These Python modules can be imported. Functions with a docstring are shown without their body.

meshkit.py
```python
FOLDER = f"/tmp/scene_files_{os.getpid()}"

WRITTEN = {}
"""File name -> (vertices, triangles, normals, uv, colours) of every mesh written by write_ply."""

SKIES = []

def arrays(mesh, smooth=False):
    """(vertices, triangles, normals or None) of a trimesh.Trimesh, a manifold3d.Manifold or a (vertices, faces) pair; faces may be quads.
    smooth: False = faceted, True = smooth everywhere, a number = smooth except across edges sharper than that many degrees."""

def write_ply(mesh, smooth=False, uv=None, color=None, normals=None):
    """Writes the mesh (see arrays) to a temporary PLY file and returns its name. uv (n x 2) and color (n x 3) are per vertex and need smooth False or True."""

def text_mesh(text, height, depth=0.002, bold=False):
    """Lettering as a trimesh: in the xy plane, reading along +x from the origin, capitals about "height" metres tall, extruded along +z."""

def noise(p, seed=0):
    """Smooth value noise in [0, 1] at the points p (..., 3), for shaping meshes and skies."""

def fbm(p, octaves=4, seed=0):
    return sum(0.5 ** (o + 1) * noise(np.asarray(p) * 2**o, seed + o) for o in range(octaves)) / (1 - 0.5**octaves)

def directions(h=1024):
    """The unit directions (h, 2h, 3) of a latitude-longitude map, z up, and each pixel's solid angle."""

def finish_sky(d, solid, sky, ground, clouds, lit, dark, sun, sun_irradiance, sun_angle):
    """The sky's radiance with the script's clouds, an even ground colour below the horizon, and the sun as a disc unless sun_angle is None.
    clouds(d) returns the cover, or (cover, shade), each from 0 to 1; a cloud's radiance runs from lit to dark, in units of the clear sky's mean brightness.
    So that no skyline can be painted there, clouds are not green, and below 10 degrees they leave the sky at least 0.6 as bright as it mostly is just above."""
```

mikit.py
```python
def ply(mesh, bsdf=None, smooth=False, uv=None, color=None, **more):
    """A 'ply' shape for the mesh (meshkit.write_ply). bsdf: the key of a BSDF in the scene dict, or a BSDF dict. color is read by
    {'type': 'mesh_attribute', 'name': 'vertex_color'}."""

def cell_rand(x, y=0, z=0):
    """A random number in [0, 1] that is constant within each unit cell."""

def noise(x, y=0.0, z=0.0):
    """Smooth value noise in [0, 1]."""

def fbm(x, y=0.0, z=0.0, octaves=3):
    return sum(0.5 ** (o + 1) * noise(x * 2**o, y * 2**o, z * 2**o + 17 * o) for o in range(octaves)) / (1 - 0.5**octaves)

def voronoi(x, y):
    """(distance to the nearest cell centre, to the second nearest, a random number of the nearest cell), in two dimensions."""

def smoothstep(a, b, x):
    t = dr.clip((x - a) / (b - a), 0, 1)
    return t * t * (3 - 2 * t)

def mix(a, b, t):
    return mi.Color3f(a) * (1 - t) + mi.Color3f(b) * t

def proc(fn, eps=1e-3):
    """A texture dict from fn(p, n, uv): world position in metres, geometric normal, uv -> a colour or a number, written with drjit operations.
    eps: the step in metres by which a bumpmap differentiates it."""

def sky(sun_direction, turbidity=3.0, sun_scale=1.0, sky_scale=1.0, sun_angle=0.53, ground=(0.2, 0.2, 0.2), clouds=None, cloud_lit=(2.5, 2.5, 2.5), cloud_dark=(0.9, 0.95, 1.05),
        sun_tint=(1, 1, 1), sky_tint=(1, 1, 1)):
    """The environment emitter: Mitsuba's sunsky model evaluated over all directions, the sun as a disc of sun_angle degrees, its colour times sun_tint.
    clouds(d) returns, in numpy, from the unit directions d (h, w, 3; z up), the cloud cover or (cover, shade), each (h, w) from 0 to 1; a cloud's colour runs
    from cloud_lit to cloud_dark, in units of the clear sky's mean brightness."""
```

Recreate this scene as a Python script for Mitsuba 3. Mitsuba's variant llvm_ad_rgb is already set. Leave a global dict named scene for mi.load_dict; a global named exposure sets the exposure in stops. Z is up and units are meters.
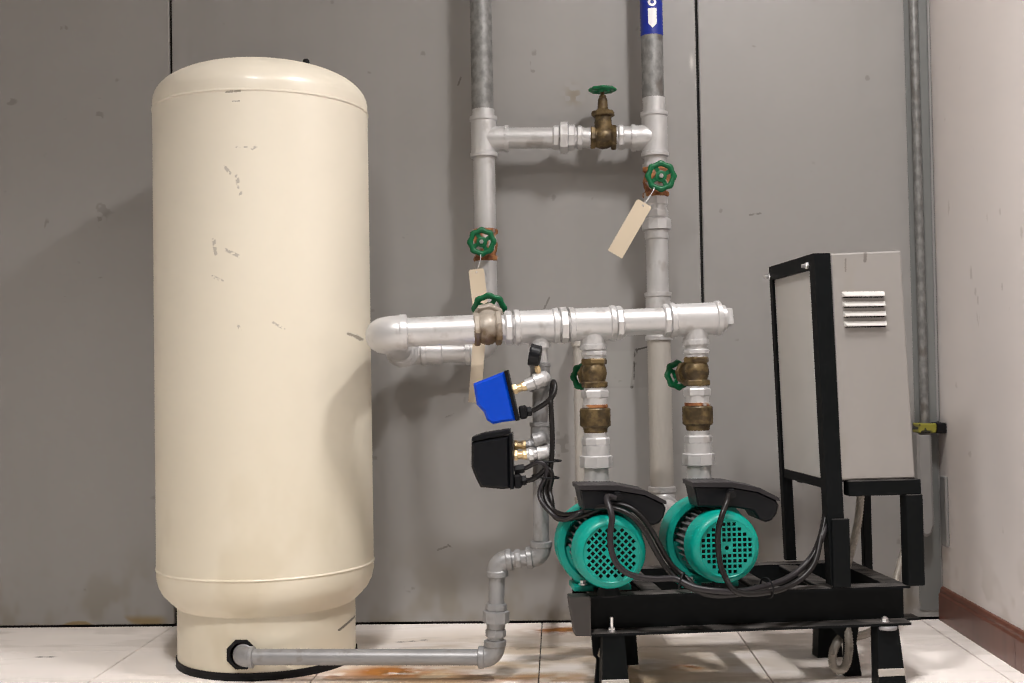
import math, random
import numpy as np, trimesh, mitsuba as mi, drjit as dr
import mikit, meshkit
from mikit import noise, fbm, smoothstep, mix, proc
from shapely.geometry import Polygon, Point, box as sbox
from shapely.ops import unary_union
import manifold3d as m3

random.seed(7); rng = np.random.default_rng(7)
T = mi.ScalarTransform4f
scene, labels = {}, {}

# ------------------------------------------------------------------ camera
EYE = np.array([0, -3.66, 0.79])
FWD = np.array([-0.03858272, 0.99886121, 0.02806519])
UP = np.array([0.01868281, -0.02736011, 0.99945104])
scene['camera'] = {'type': 'perspective', 'fov': math.degrees(2 * math.atan(512 / 1150)), 'fov_axis': 'x', 'near_clip': 0.05, 'far_clip': 50,
                   'to_world': T().look_at(origin=EYE.tolist(), target=(EYE + FWD).tolist(), up=UP.tolist())}
# ------------------------------------------------------------------ light
exposure = 3.0
def emit(r, g, b): return {'type': 'area', 'radiance': {'type': 'rgb', 'value': [r, g, b]}}
# ceiling lamps: (x, y, length along x, length along y, radiance)
# (x, y, size x, size y, radiance, shade gap, shade depth): the left one hangs in a deep shade, which keeps the upper wall dim
LAMPS = [(0.75, -1.62, 0.16, 0.42, (28.5, 27.6, 27.2), 0.10, 0.012), (-0.55, -2.75, 0.40, 0.16, (54, 52, 51), 0.10, 0.13)]
CEIL = 3.0

# ------------------------------------------------------------------ materials
def two(b): return {'type': 'twosided', 'bsdf': b}
def pr(base, rough=0.5, metal=0.0, **k):
    b = base if isinstance(base, dict) else {'type': 'rgb', 'value': list(base)}
    return {'type': 'principled', 'base_color': b, 'roughness': rough, 'metallic': metal, **k}
def blob(a, b, a0, b0, sa, sb):
    return dr.exp(-dr.square((a - a0) / sa) - dr.square((b - b0) / sb))
def seg(a, b, a0, b0, a1, b1, w):           # distance mask of a short scratch
    dx, dy = a1 - a0, b1 - b0
    t = dr.clip(((a - a0) * dx + (b - b0) * dy) / (dx * dx + dy * dy), 0, 1)
    d = dr.sqrt(dr.square(a - a0 - t * dx) + dr.square(b - b0 - t * dy))
    return 1 - smoothstep(w * 0.6, w * 1.4, d)

def f_wall(p, n, uv):
    x, z = p.x, p.z
    c = mix((0.275, 0.266, 0.256), (0.300, 0.290, 0.280), fbm(x * 1.3, z * 1.1, 3.0, 3))
    streak = fbm(x * 9, z * 0.7, 5.0, 3)
    c = mix(c, (0.25, 0.243, 0.23), 0.25 * smoothstep(0.5, 0.8, streak))
    low = smoothstep(0.35, 0.0, z) * smoothstep(0.45, 0.75, fbm(x * 14, z * 9, 1.0, 3))
    c = mix(c, (0.20, 0.175, 0.13), 0.55 * low)
    rust = smoothstep(0.50, 0.62, noise(x * 11 + 3, z * 25)) * smoothstep(0.045, 0.02, z) * smoothstep(-1.75, -1.6, x) * smoothstep(-1.24, -1.30, x)
    c = mix(c, (0.22, 0.15, 0.05), 0.8 * rust)
    c = mix(c, (0.20, 0.16, 0.10), 0.6 * blob(x, z, 0.071, 1.678, 0.028, 0.035) * smoothstep(0.35, 0.6, noise(x * 60, z * 60)))
    c = mix(c, (0.55, 0.53, 0.50), 0.8 * blob(x, z, 0.447, 1.772, 0.006, 0.022))
    rag = smoothstep(0.25, 0.5, noise(x * 120, z * 70))
    m = dr.maximum(dr.maximum(seg(x, z, 0.312, 0.873, 0.252, 0.859, 0.0028), seg(x, z, 0.252, 0.859, 0.246, 0.81, 0.005) * rag), seg(x, z, 0.246, 0.81, 0.236, 0.741, 0.005) * rag)
    c = mix(c, (0.05, 0.045, 0.04), 0.85 * m)
    c = mix(c, (0.31, 0.305, 0.29), 0.7 * smoothstep(0.741, 0.748, z) * smoothstep(0.86, 0.852, z) * smoothstep(0.07, 0.08, x) * smoothstep(0.246, 0.24, x))
    c = mix(c, (0.35, 0.345, 0.335), 0.35 * smoothstep(0.742, 0.736, z) * smoothstep(0.40, 0.44, z) * smoothstep(0.07, 0.08, x) * smoothstep(0.30, 0.29, x))
    sp = smoothstep(0.93, 0.97, noise(x * 17 + 9, z * 17)) * smoothstep(0.45, 0.7, noise(x * 70, z * 70))
    c = mix(c, (0.12, 0.11, 0.10), 0.4 * sp)
    for (a0, b0, a1, b1) in ((-0.39, 0.235, -0.36, 0.245), (-0.355, 0.25, -0.345, 0.24), (0.05, 0.30, 0.051, 0.28), (0.10, 0.36, 0.105, 0.335), (-0.30, 1.72, -0.285, 1.76), (-0.02, 1.03, -0.06, 0.95), (-0.355, 0.655, -0.33, 0.665), (0.62, 1.28, 0.66, 1.285)):
        c = mix(c, (0.10, 0.09, 0.08), 0.6 * seg(x, z, a0, b0, a1, b1, 0.003) * smoothstep(0.2, 0.6, noise(x * 80, z * 80)))
    return c
def f_rwall(p, n, uv):
    c = mix((0.60, 0.555, 0.535), (0.66, 0.615, 0.595), fbm(p.y * 2, p.z * 2, 0.0, 3))
    sp = smoothstep(0.92, 0.97, noise(p.y * 22, p.z * 15, 4.0)) * smoothstep(0.4, 0.7, noise(p.y * 60, p.z * 40))
    c = mix(c, (0.38, 0.34, 0.31), 0.4 * sp)
    c = mix(c, (0.45, 0.40, 0.36), 0.5 * smoothstep(0.35, 0.1, p.z) * smoothstep(0.5, 0.7, fbm(p.y * 8, p.z * 12, 2.0, 3)))
    return c
def f_tile(p, n, uv):
    x, y = p.x, p.y
    c = mix((0.80, 0.745, 0.70), (0.88, 0.83, 0.79), fbm(x * 3, y * 9, 1.0, 3))
    c = mix(c, (0.50, 0.45, 0.39), 0.28 * smoothstep(0.5, 0.72, fbm(x * 5 + 4, y * 16, 7.0, 4)))
    dirty = 0.6 * blob(x, y, -0.25, -0.42, 0.42, 0.28) + 1.2 * blob(x, y, -0.12, -0.64, 0.45, 0.15) + 0.6 * blob(x, y, 0.25, -0.5, 0.35, 0.3)
    st = dr.clip(dirty, 0, 1) * smoothstep(0.22, 0.60, fbm(x * 6 + 1, y * 14, 2.0, 4))
    c = mix(c, (0.46, 0.33, 0.17), 0.8 * st)
    for x0, y0, sx, sy, k in ((-0.470, -0.575, 0.075, 0.045, 1.1), (-0.44, -0.60, 0.17, 0.07, 0.55), (0.00, -0.098, 0.075, 0.032, 1.1), (0.02, -0.11, 0.12, 0.06, 0.5), (0.335, -0.555, 0.04, 0.03, 0.8), (-0.62, -0.63, 0.1, 0.05, 0.4), (-0.12, -0.66, 0.25, 0.06, 0.4)):
        b = blob(x, y, x0, y0, sx, sy) * smoothstep(0.15, 0.6, fbm(x * 22, y * 30, 3.0, 3))
        c = mix(c, (0.36, 0.14, 0.028), dr.clip(k * b * 1.6, 0, 1))
        c = mix(c, (0.08, 0.035, 0.012), dr.clip(k * blob(x, y, x0 + 0.01, y0, sx * 0.45, sy * 0.45) * smoothstep(0.4, 0.7, noise(x * 40, y * 60)) * 0.9, 0, 1))
    for a0, b0 in ((-0.478, -0.238), (-0.446, -0.229), (-0.412, -0.216), (-1.50, -0.385), (-1.47, -0.385)):
        c = mix(c, (0.07, 0.06, 0.05), 0.8 * blob(x, y, a0, b0, 0.012, 0.008))
    return c
def f_tank(p, n, uv):
    x, z = p.x + 0.831, p.z
    c = mix((0.60, 0.545, 0.430), (0.65, 0.60, 0.50), smoothstep(0.0, 1.6, z + 0.3 * fbm(x * 3, z * 2, p.y * 3, 3)))
    d = smoothstep(0.55, 0.75, fbm(x * 7, z * 5, p.y * 7, 4)) * smoothstep(0.75, 0.05, z)
    c = mix(c, (0.44, 0.37, 0.24), 0.4 * d)
    front = p.y < -0.4
    rag = smoothstep(0.35, 0.55, noise(x * 160, z * 200))
    m = mi.Float(0)
    def mk(a, b): return ((a - 0.843) * 0.905 + 0.831, 0.79 + (b - 0.79) * 0.905) if a < 0.2 else ((a - 0.843) * 0.955 + 0.831, 0.79 + (b - 0.79) * 0.955)
    for a0, b0, a1, b1, w in ((-0.093, 1.615, -0.075, 1.616, 0.003), (-0.068, 1.616, -0.053, 1.617, 0.003), (-0.075, 1.588, -0.055, 1.588, 0.0015), (0.252, 0.912, 0.268, 0.905, 0.004), (0.268, 0.905, 0.276, 0.898, 0.005)):
        m = dr.maximum(m, seg(x, z, *mk(a0, b0), *mk(a1, b1), w * 0.9))
    for a0, b0, a1, b1, w in ((-0.065, 1.455, -0.035, 1.455, 0.003), (-0.02, 1.45, -0.005, 1.46, 0.005), (-0.10, 1.40, -0.085, 1.38, 0.006), (-0.065, 1.37, -0.055, 1.32, 0.007), (-0.135, 1.19, -0.13, 1.15, 0.007), (-0.10, 1.16, -0.06, 1.14, 0.006), (-0.14, 1.085, -0.11, 1.07, 0.005), (-0.065, 0.94, -0.06, 0.93, 0.005), (0.03, 0.95, 0.06, 0.93, 0.004)):
        m = dr.maximum(m, 0.65 * seg(x, z, *mk(a0, b0), *mk(a1, b1), w * 0.7) * rag)
    m = dr.maximum(m, 0.9 * 1.6 * seg(x, z, 0.224, 0.099, 0.2455, 0.112, 0.0032))
    c = mix(c, (0.05, 0.04, 0.03), dr.clip(dr.select(front, m, 0) * 0.6, 0, 0.95))
    return c
def f_silver(p, n, uv):
    c = mix((0.48, 0.475, 0.472), (0.58, 0.575, 0.572), fbm(p.x * 16, p.y * 16, p.z * 16, 3))
    dirt = smoothstep(0.58, 0.78, fbm(p.x * 26 + 5, p.y * 26, p.z * 18, 4))
    return mix(c, (0.30, 0.275, 0.25), 0.5 * dirt)
def f_dull(p, n, uv):
    c = mix((0.20, 0.20, 0.202), (0.30, 0.298, 0.30), fbm(p.x * 20, p.y * 20, p.z * 20, 3))
    return mix(c, (0.18, 0.165, 0.15), 0.5 * smoothstep(0.56, 0.75, fbm(p.x * 40 + 5, p.y * 40, p.z * 30, 4)))
def f_galv(p, n, uv):
    c = mix((0.16, 0.16, 0.155), (0.25, 0.25, 0.243), smoothstep(0.25, 0.75, fbm(p.x * 75, p.y * 75, p.z * 50, 4)))
    return mix(c, (0.11, 0.09, 0.075), 0.6 * smoothstep(0.62, 0.75, fbm(p.x * 30, p.y * 30, p.z * 12 + 3, 4)))
def f_brass(p, n, uv):
    c = mix((0.055, 0.037, 0.017), (0.16, 0.11, 0.048), smoothstep(0.3, 0.7, fbm(p.x * 45, p.y * 45, p.z * 45, 4)))
    return mix(c, (0.05, 0.035, 0.02), 0.6 * smoothstep(0.6, 0.72, fbm(p.x * 60, p.y * 60, p.z * 60 + 4, 3)))
def f_bronze(p, n, uv):
    c = mix((0.29, 0.25, 0.205), (0.38, 0.34, 0.29), fbm(p.x * 50, p.y * 50, p.z * 50, 3))
    return mix((0.12, 0.075, 0.035), c, smoothstep(0.895, 0.935, p.z + 0.03 * fbm(p.x * 60, p.z * 60, 1.0, 3)))
def f_rusty(p, n, uv):
    c = mix((0.16, 0.055, 0.02), (0.36, 0.16, 0.06), smoothstep(0.3, 0.7, fbm(p.x * 60, p.y * 60, p.z * 60, 4)))
    return mix(c, (0.42, 0.40, 0.38), smoothstep(0.52, 0.66, fbm(p.x * 34, p.y * 34, p.z * 34 + 9, 3)))
def f_black(p, n, uv):
    c = mix((0.002, 0.003, 0.003), (0.005, 0.006, 0.007), fbm(p.x * 12, p.y * 12, p.z * 12, 3))
    up = smoothstep(0.5, 0.95, n.z)
    return mix(c, (0.13, 0.118, 0.11), up * (0.2 + 0.5 * smoothstep(0.3, 0.7, fbm(p.x * 18, p.y * 40, p.z * 18, 3))))   # dust lies on what faces up
def f_cab(p, n, uv):
    c = mix((0.235, 0.222, 0.210), (0.26, 0.247, 0.234), fbm(p.x * 6, p.y * 6, p.z * 2, 3))
    for a0, b0, a1, b1, w in ((0.77, 1.055, 0.772, 1.078, 0.004), (0.72, 1.03, 0.721, 1.06, 0.002)):
        c = mix(c, (0.10, 0.085, 0.075), 0.7 * seg(p.x, p.z, a0, b0, a1, b1, w))
    return mix(c, (0.24, 0.22, 0.19), 0.4 * smoothstep(0.58, 0.8, fbm(p.x * 20, p.y * 20, p.z * 5, 4)))
def f_base(p, n, uv):
    return mix((0.085, 0.026, 0.015), (0.125, 0.042, 0.024), fbm(p.y * 30, p.z * 4, 1.0, 3))
def f_hose(p, n, uv):
    return mix((0.26, 0.235, 0.20), (0.36, 0.33, 0.29), noise(p.x * 60, p.y * 60, p.z * 60))
def f_clip(p, n, uv):
    s = noise(p.x * 110 + 3, p.z * 90, p.y * 20)
    return mix((0.02, 0.02, 0.01), (0.26, 0.24, 0.03), smoothstep(0.40, 0.55, s))
def f_concrete(p, n, uv):
    return mix((0.74, 0.725, 0.70), (0.80, 0.785, 0.76), fbm(p.x * 1.5, p.y * 1.5, p.z * 1.5, 3))

MATS = {
    'm_wall': two(pr(proc(f_wall), 0.42, 0.0, specular=0.35)), 'm_rwall': two(pr(proc(f_rwall), 0.55)),
    'm_tile': two(pr(proc(f_tile), 0.38, 0.0, specular=0.4)), 'm_grout': two(pr((0.13, 0.12, 0.11), 0.9)),
    'm_tank': two(pr(proc(f_tank), 0.32, 0.0, clearcoat=0.7, clearcoat_gloss=0.93)),
    'm_silver': two(pr(proc(f_silver), 0.40, 0.45)), 'm_dull': two(pr(proc(f_dull), 0.42, 0.35)), 'm_galv': two(pr(proc(f_galv), 0.5, 0.45)),
    'm_brass': two(pr(proc(f_brass), 0.42, 0.45)), 'm_bronze': two(pr(proc(f_bronze), 0.45, 0.3)), 'm_rusty': two(pr(proc(f_rusty), 0.6, 0.2)),
    'm_black': two(pr(proc(f_black), 0.5, specular=0.1)), 'm_cab': two(pr(proc(f_cab), 0.42)), 'm_base': two(pr(proc(f_base), 0.3)),
    'm_hose': two(pr(proc(f_hose), 0.45, 0.2)), 'm_clip': two(pr(proc(f_clip), 0.4)), 'm_concrete': two(pr(proc(f_concrete), 0.8)),
    'm_plastic': two(pr((0.004, 0.0045, 0.006), 0.36, specular=0.22)), 'm_rubber': two(pr((0.005, 0.005, 0.006), 0.55, specular=0.2)), 'm_cable': two(pr((0.008, 0.007, 0.007), 0.34, specular=0.3)),
    'm_greycable': two(pr((0.018, 0.016, 0.018), 0.36, specular=0.3)),
    'm_blue': two(pr((0.001, 0.048, 0.44), 0.32, specular=0.35)), 'm_labelblue': two(pr((0.004, 0.018, 0.22), 0.4)), 'm_white': two(pr((0.72, 0.72, 0.74), 0.5)),
    'm_green': two(pr((0.002, 0.10, 0.036), 0.32, specular=0.35, clearcoat=0.15)), 'm_teal': two(pr((0.001, 0.245, 0.195), 0.34, specular=0.3, clearcoat=0.12)),
    'm_tag': two(pr((0.60, 0.51, 0.385), 0.8)), 'm_gold': two(pr((0.62, 0.47, 0.26), 0.35, 0.6)), 'm_chrome': two(pr((0.75, 0.75, 0.75), 0.25, 0.9)),
    'm_trim': two(pr((0.165, 0.17, 0.165), 0.5)), 'm_beige': two(pr((0.40, 0.375, 0.34), 0.45, 0.15)), 'm_dark': two(pr((0.006, 0.006, 0.006), 0.8)),
    'm_worn_lit': two(pr((0.042, 0.037, 0.035), 0.55, specular=0.3)), 'm_pvc': two(pr((0.25, 0.245, 0.24), 0.45)), 'm_louver': two(pr((0.50, 0.485, 0.465), 0.4)), 'm_lamp': two(pr((0.8, 0.8, 0.8), 0.5)),
}
scene.update(MATS)

# ------------------------------------------------------------------ scene helpers
def free(key):
    if key not in scene and key not in labels: return key
    k = 1
    while f'{key}_{k:03d}' in scene or f'{key}_{k:03d}' in labels: k += 1
    return f'{key}_{k:03d}'
def thing(name, label, cat, group=None):
    key = free(name)
    labels[key] = {'label': label, 'category': cat}
    if group: labels[key]['group'] = group
    return key
def put(parent, name, mesh, mat, smooth=32, label=None):
    key = free(parent + '__' + name if parent else name)
    scene[key] = mikit.ply(mesh, mat, smooth=smooth)
    if label: labels[key] = {'label': label}
    return key
def struct(name, mesh, mat, smooth=False, label=None):
    scene[name] = mikit.ply(mesh, mat, smooth=smooth)
    labels[name] = {'kind': 'structure', **({'label': label} if label else {})}
    return name

# ------------------------------------------------------------------ mesh helpers
def V(*a): return np.array(a, float)
def unit(a): a = np.asarray(a, float); return a / np.linalg.norm(a)
def basis(axis, hint=None):
    w = unit(axis)
    h = V(0, 0, 1) if hint is None else unit(hint)
    if abs(h @ w) > 0.95: h = V(1, 0, 0) if abs(w[0]) < 0.9 else V(0, 1, 0)
    u = unit(np.cross(h, w)); return u, np.cross(w, u), w
def tm(v, f): return trimesh.Trimesh(np.asarray(v, float), np.asarray(f, int), process=False)
def cat(*ms):
    out = []
    for m in ms: out += m if isinstance(m, list) else [m]
    return trimesh.util.concatenate(out)
def lathe(prof, o, axis, n=32, phase=0.0, hint=None):
    """prof: [(t, r)] along the axis from o; ends are closed."""
    u, v, w = basis(axis, hint); o = np.asarray(o, float)
    a = np.arange(n) * 2 * np.pi / n + phase
    ring = np.cos(a)[:, None] * u + np.sin(a)[:, None] * v
    vs = np.concatenate([o + w * t + ring * r for t, r in prof] + [[o + w * prof[0][0]], [o + w * prof[-1][0]]])
    i = np.arange(n); j = (i + 1) % n; fs = []
    for k in range(len(prof) - 1):
        b = k * n
        fs += [np.stack([b + i, b + j, b + n + j], 1), np.stack([b + i, b + n + j, b + n + i], 1)]
    c0, c1, last = len(prof) * n, len(prof) * n + 1, (len(prof) - 1) * n
    fs += [np.stack([i * 0 + c0, j, i], 1), np.stack([i * 0 + c1, last + i, last + j], 1)]
    return tm(vs, np.vstack(fs))
def cyl(a, b, r, n=24, bev=0.0):
    a, b = np.asarray(a, float), np.asarray(b, float); L = np.linalg.norm(b - a)
    pr_ = [(0, r), (L, r)] if not bev else [(0, r - bev), (bev, r), (L - bev, r), (L, r - bev)]
    return lathe(pr_, a, b - a, n)
def nut(a, b, r, n=6, phase=0.0):
    a, b = np.asarray(a, float), np.asarray(b, float); L = np.linalg.norm(b - a); c = min(0.004, L * 0.2)
    return lathe([(0, r * 0.92), (c, r), (L - c, r), (L, r * 0.92)], a, b - a, n, phase)
def tube(path, r, n=12, rings=None):
    P = np.asarray(path, float)
    R = np.broadcast_to(np.asarray(r, float), (len(P),))
    t = np.gradient(P, axis=0); t /= np.linalg.norm(t, axis=1, keepdims=True)
    u = basis(t[0])[0]; a = np.arange(n) * 2 * np.pi / n; vs = []
    for k in range(len(P)):
        u = unit(u - t[k] * (u @ t[k])); v = np.cross(t[k], u)
        vs.append(P[k] + (np.cos(a)[:, None] * u + np.sin(a)[:, None] * v) * R[k])
    vs = np.concatenate(vs + [P[:1], P[-1:]]); i = np.arange(n); j = (i + 1) % n; fs = []
    for k in range(len(P) - 1):
        b = k * n; fs += [np.stack([b + i, b + j, b + n + j], 1), np.stack([b + i, b + n + j, b + n + i], 1)]
    c0 = len(P) * n
    fs += [np.stack([i * 0 + c0, j, i], 1), np.stack([i * 0 + c0 + 1, c0 - n + i, c0 - n + j], 1)]
    return tm(vs, np.vstack(fs))
def spline(pts, step=0.008):
    from scipy.interpolate import CubicSpline
    P = np.asarray(pts, float); d = np.r_[0, np.cumsum(np.linalg.norm(np.diff(P, axis=0), axis=1) ** 0.5)]
    L = np.linalg.norm(np.diff(P, axis=0), axis=1).sum()
    return CubicSpline(d, P)(np.linspace(0, d[-1], max(8, int(L / step))))
def bbox(c, s, R=None, bev=0.003):
    """box with chamfered edges; R: rows are the local axes."""
    h = np.asarray(s, float) / 2; b = min(bev, h.min() * 0.45); pts = []
    for sx in (-1, 1):
        for sy in (-1, 1):
            for sz in (-1, 1):
                sg = V(sx, sy, sz)
                for k in range(3):
                    q = h - b; q[k] = h[k]; pts.append(sg * q)
    m = trimesh.convex.convex_hull(np.array(pts)); v = np.array(m.vertices)
    if R is not None: v = v @ np.asarray(R)
    return tm(v + np.asarray(c, float), m.faces)
def span(lo, hi, bev=0.003):
    lo, hi = np.asarray(lo, float), np.asarray(hi, float); return bbox((lo + hi) / 2, np.abs(hi - lo), bev=bev)
def prism(poly, d, o, X, Y, N):
    """polygon extruded by d: plane axes X, Y at o, depth along N."""
    g = poly if hasattr(poly, 'exterior') else Polygon(poly)
    m = trimesh.creation.extrude_polygon(g, d, engine='earcut'); v = np.array(m.vertices)
    X, Y, N = (np.asarray(q, float) for q in (X, Y, N))
    f = m.faces if np.cross(X, Y) @ N > 0 else m.faces[:, ::-1]
    return tm(np.asarray(o, float) + v[:, :1] * X + v[:, 1:2] * Y + v[:, 2:] * N, f)
def bevprism(poly, d, o, X, Y, N, bev=0.004):
    """prism with chamfered front and back rims (convex-ish polygons)."""
    g = Polygon(poly); inner = g.buffer(-bev, join_style=2)
    body = prism(g, d - 2 * bev, np.asarray(o, float) + np.asarray(N) * bev, X, Y, N)
    a, b = np.array(g.exterior.coords)[:-1], np.array(inner.exterior.coords)[:-1]
    if len(a) != len(b): return prism(g, d, o, X, Y, N)
    k = np.argmin(np.linalg.norm(b - a[0], axis=1)); b = np.roll(b, -k, 0)
    if np.linalg.norm(b[1] - a[1]) > np.linalg.norm(b[-1] - a[1]): b = np.roll(b[::-1], 1, 0)
    X, Y, N = (np.asarray(q, float) for q in (X, Y, N)); o = np.asarray(o, float)
    w = lambda q, t: o + q[:, :1] * X + q[:, 1:] * Y + N * t
    ms = [body]
    for t0, t1 in ((bev, 0.0), (d - bev, d)):
        vs = np.concatenate([w(a, t0), w(b, t1)]); n = len(a); i = np.arange(n); j = (i + 1) % n
        f = np.vstack([np.stack([i, j, n + j], 1), np.stack([i, n + j, n + i], 1)])
        m = tm(vs, f)
        ms.append(m if t1 > t0 else tm(vs, f[:, ::-1]))
        cap = prism(inner, 1e-4, o + N * (t1 if t1 == 0 else t1 - 1e-4), X, Y, N); ms.append(cap)
    return cat(ms)
def arc(c0, d0, c1d, r, n=14):
    """quarter bend: leaves along -d0 at corner c0, ends along c1d; returns the centre line of radius r."""
    c0 = np.asarray(c0, float); d0, d1 = unit(d0), unit(c1d)
    ang = math.acos(np.clip(-d0 @ d1 * -1, -1, 1)); 
    half = math.acos(np.clip(d0 @ d1, -1, 1)) / 2; L = r / math.tan(half)
    a, b = c0 + d0 * L, c0 + d1 * L; m = c0 + unit(d0 + d1) * (r / math.sin(half))
    va, vb = unit(a - m), unit(b - m); tot = math.acos(np.clip(va @ vb, -1, 1))
    ts = np.linspace(0, 1, n)
    return np.array([m + r * (np.sin((1 - t) * tot) * va + np.sin(t * tot) * vb) / math.sin(tot) for t in ts])
def elbow(corner, d0, d1, R, r, band=0.014, n=24, k=1.1):
    """pipe elbow with beaded rims; d0, d1 point from the corner to the two mouths."""
    P = arc(corner, d0, d1, R); d0, d1 = unit(d0), unit(d1)
    m = [tube(P, r, n), lathe([(-0.003, r), (0, r * k), (band, r * k), (band + 0.002, r * 0.95)], P[0], d0, n), lathe([(-0.003, r), (0, r * k), (band, r * k), (band + 0.002, r * 0.95)], P[-1], d1, n)]
    return cat(m)
def band_cyl(a, b, r, w=0.012, k=1.09, n=28):
    """fitting body with a bead at both ends."""
    a, b = np.asarray(a, float), np.asarray(b, float); L = np.linalg.norm(b - a)
    return lathe([(0, r * 0.9), (0, r * k - 0.001), (0.001, r * k), (w, r * k), (w + 0.003, r), (L - w - 0.003, r), (L - w, r * k), (L - 0.001, r * k), (L, r * k - 0.001), (L, r * 0.9)], a, b - a, n)
def tee(a, b, c, r, rb=None):
    """run a-b, branch towards c (the mouth)."""
    a, b, c = (np.asarray(q, float) for q in (a, b, c)); d = unit(b - a); t = (c - a) @ d; foot = a + d * t
    rb = rb or r * 0.97; br = c - foot; L = np.linalg.norm(br)
    return cat(band_cyl(a, b, r), lathe([(0, rb * 0.95), (r * 0.8, rb * 1.06), (r + 0.004, rb), (L - 0.013, rb), (L - 0.012, rb * 1.09), (L, rb * 1.09), (L, rb * 0.9)], foot, br, 28))

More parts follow.
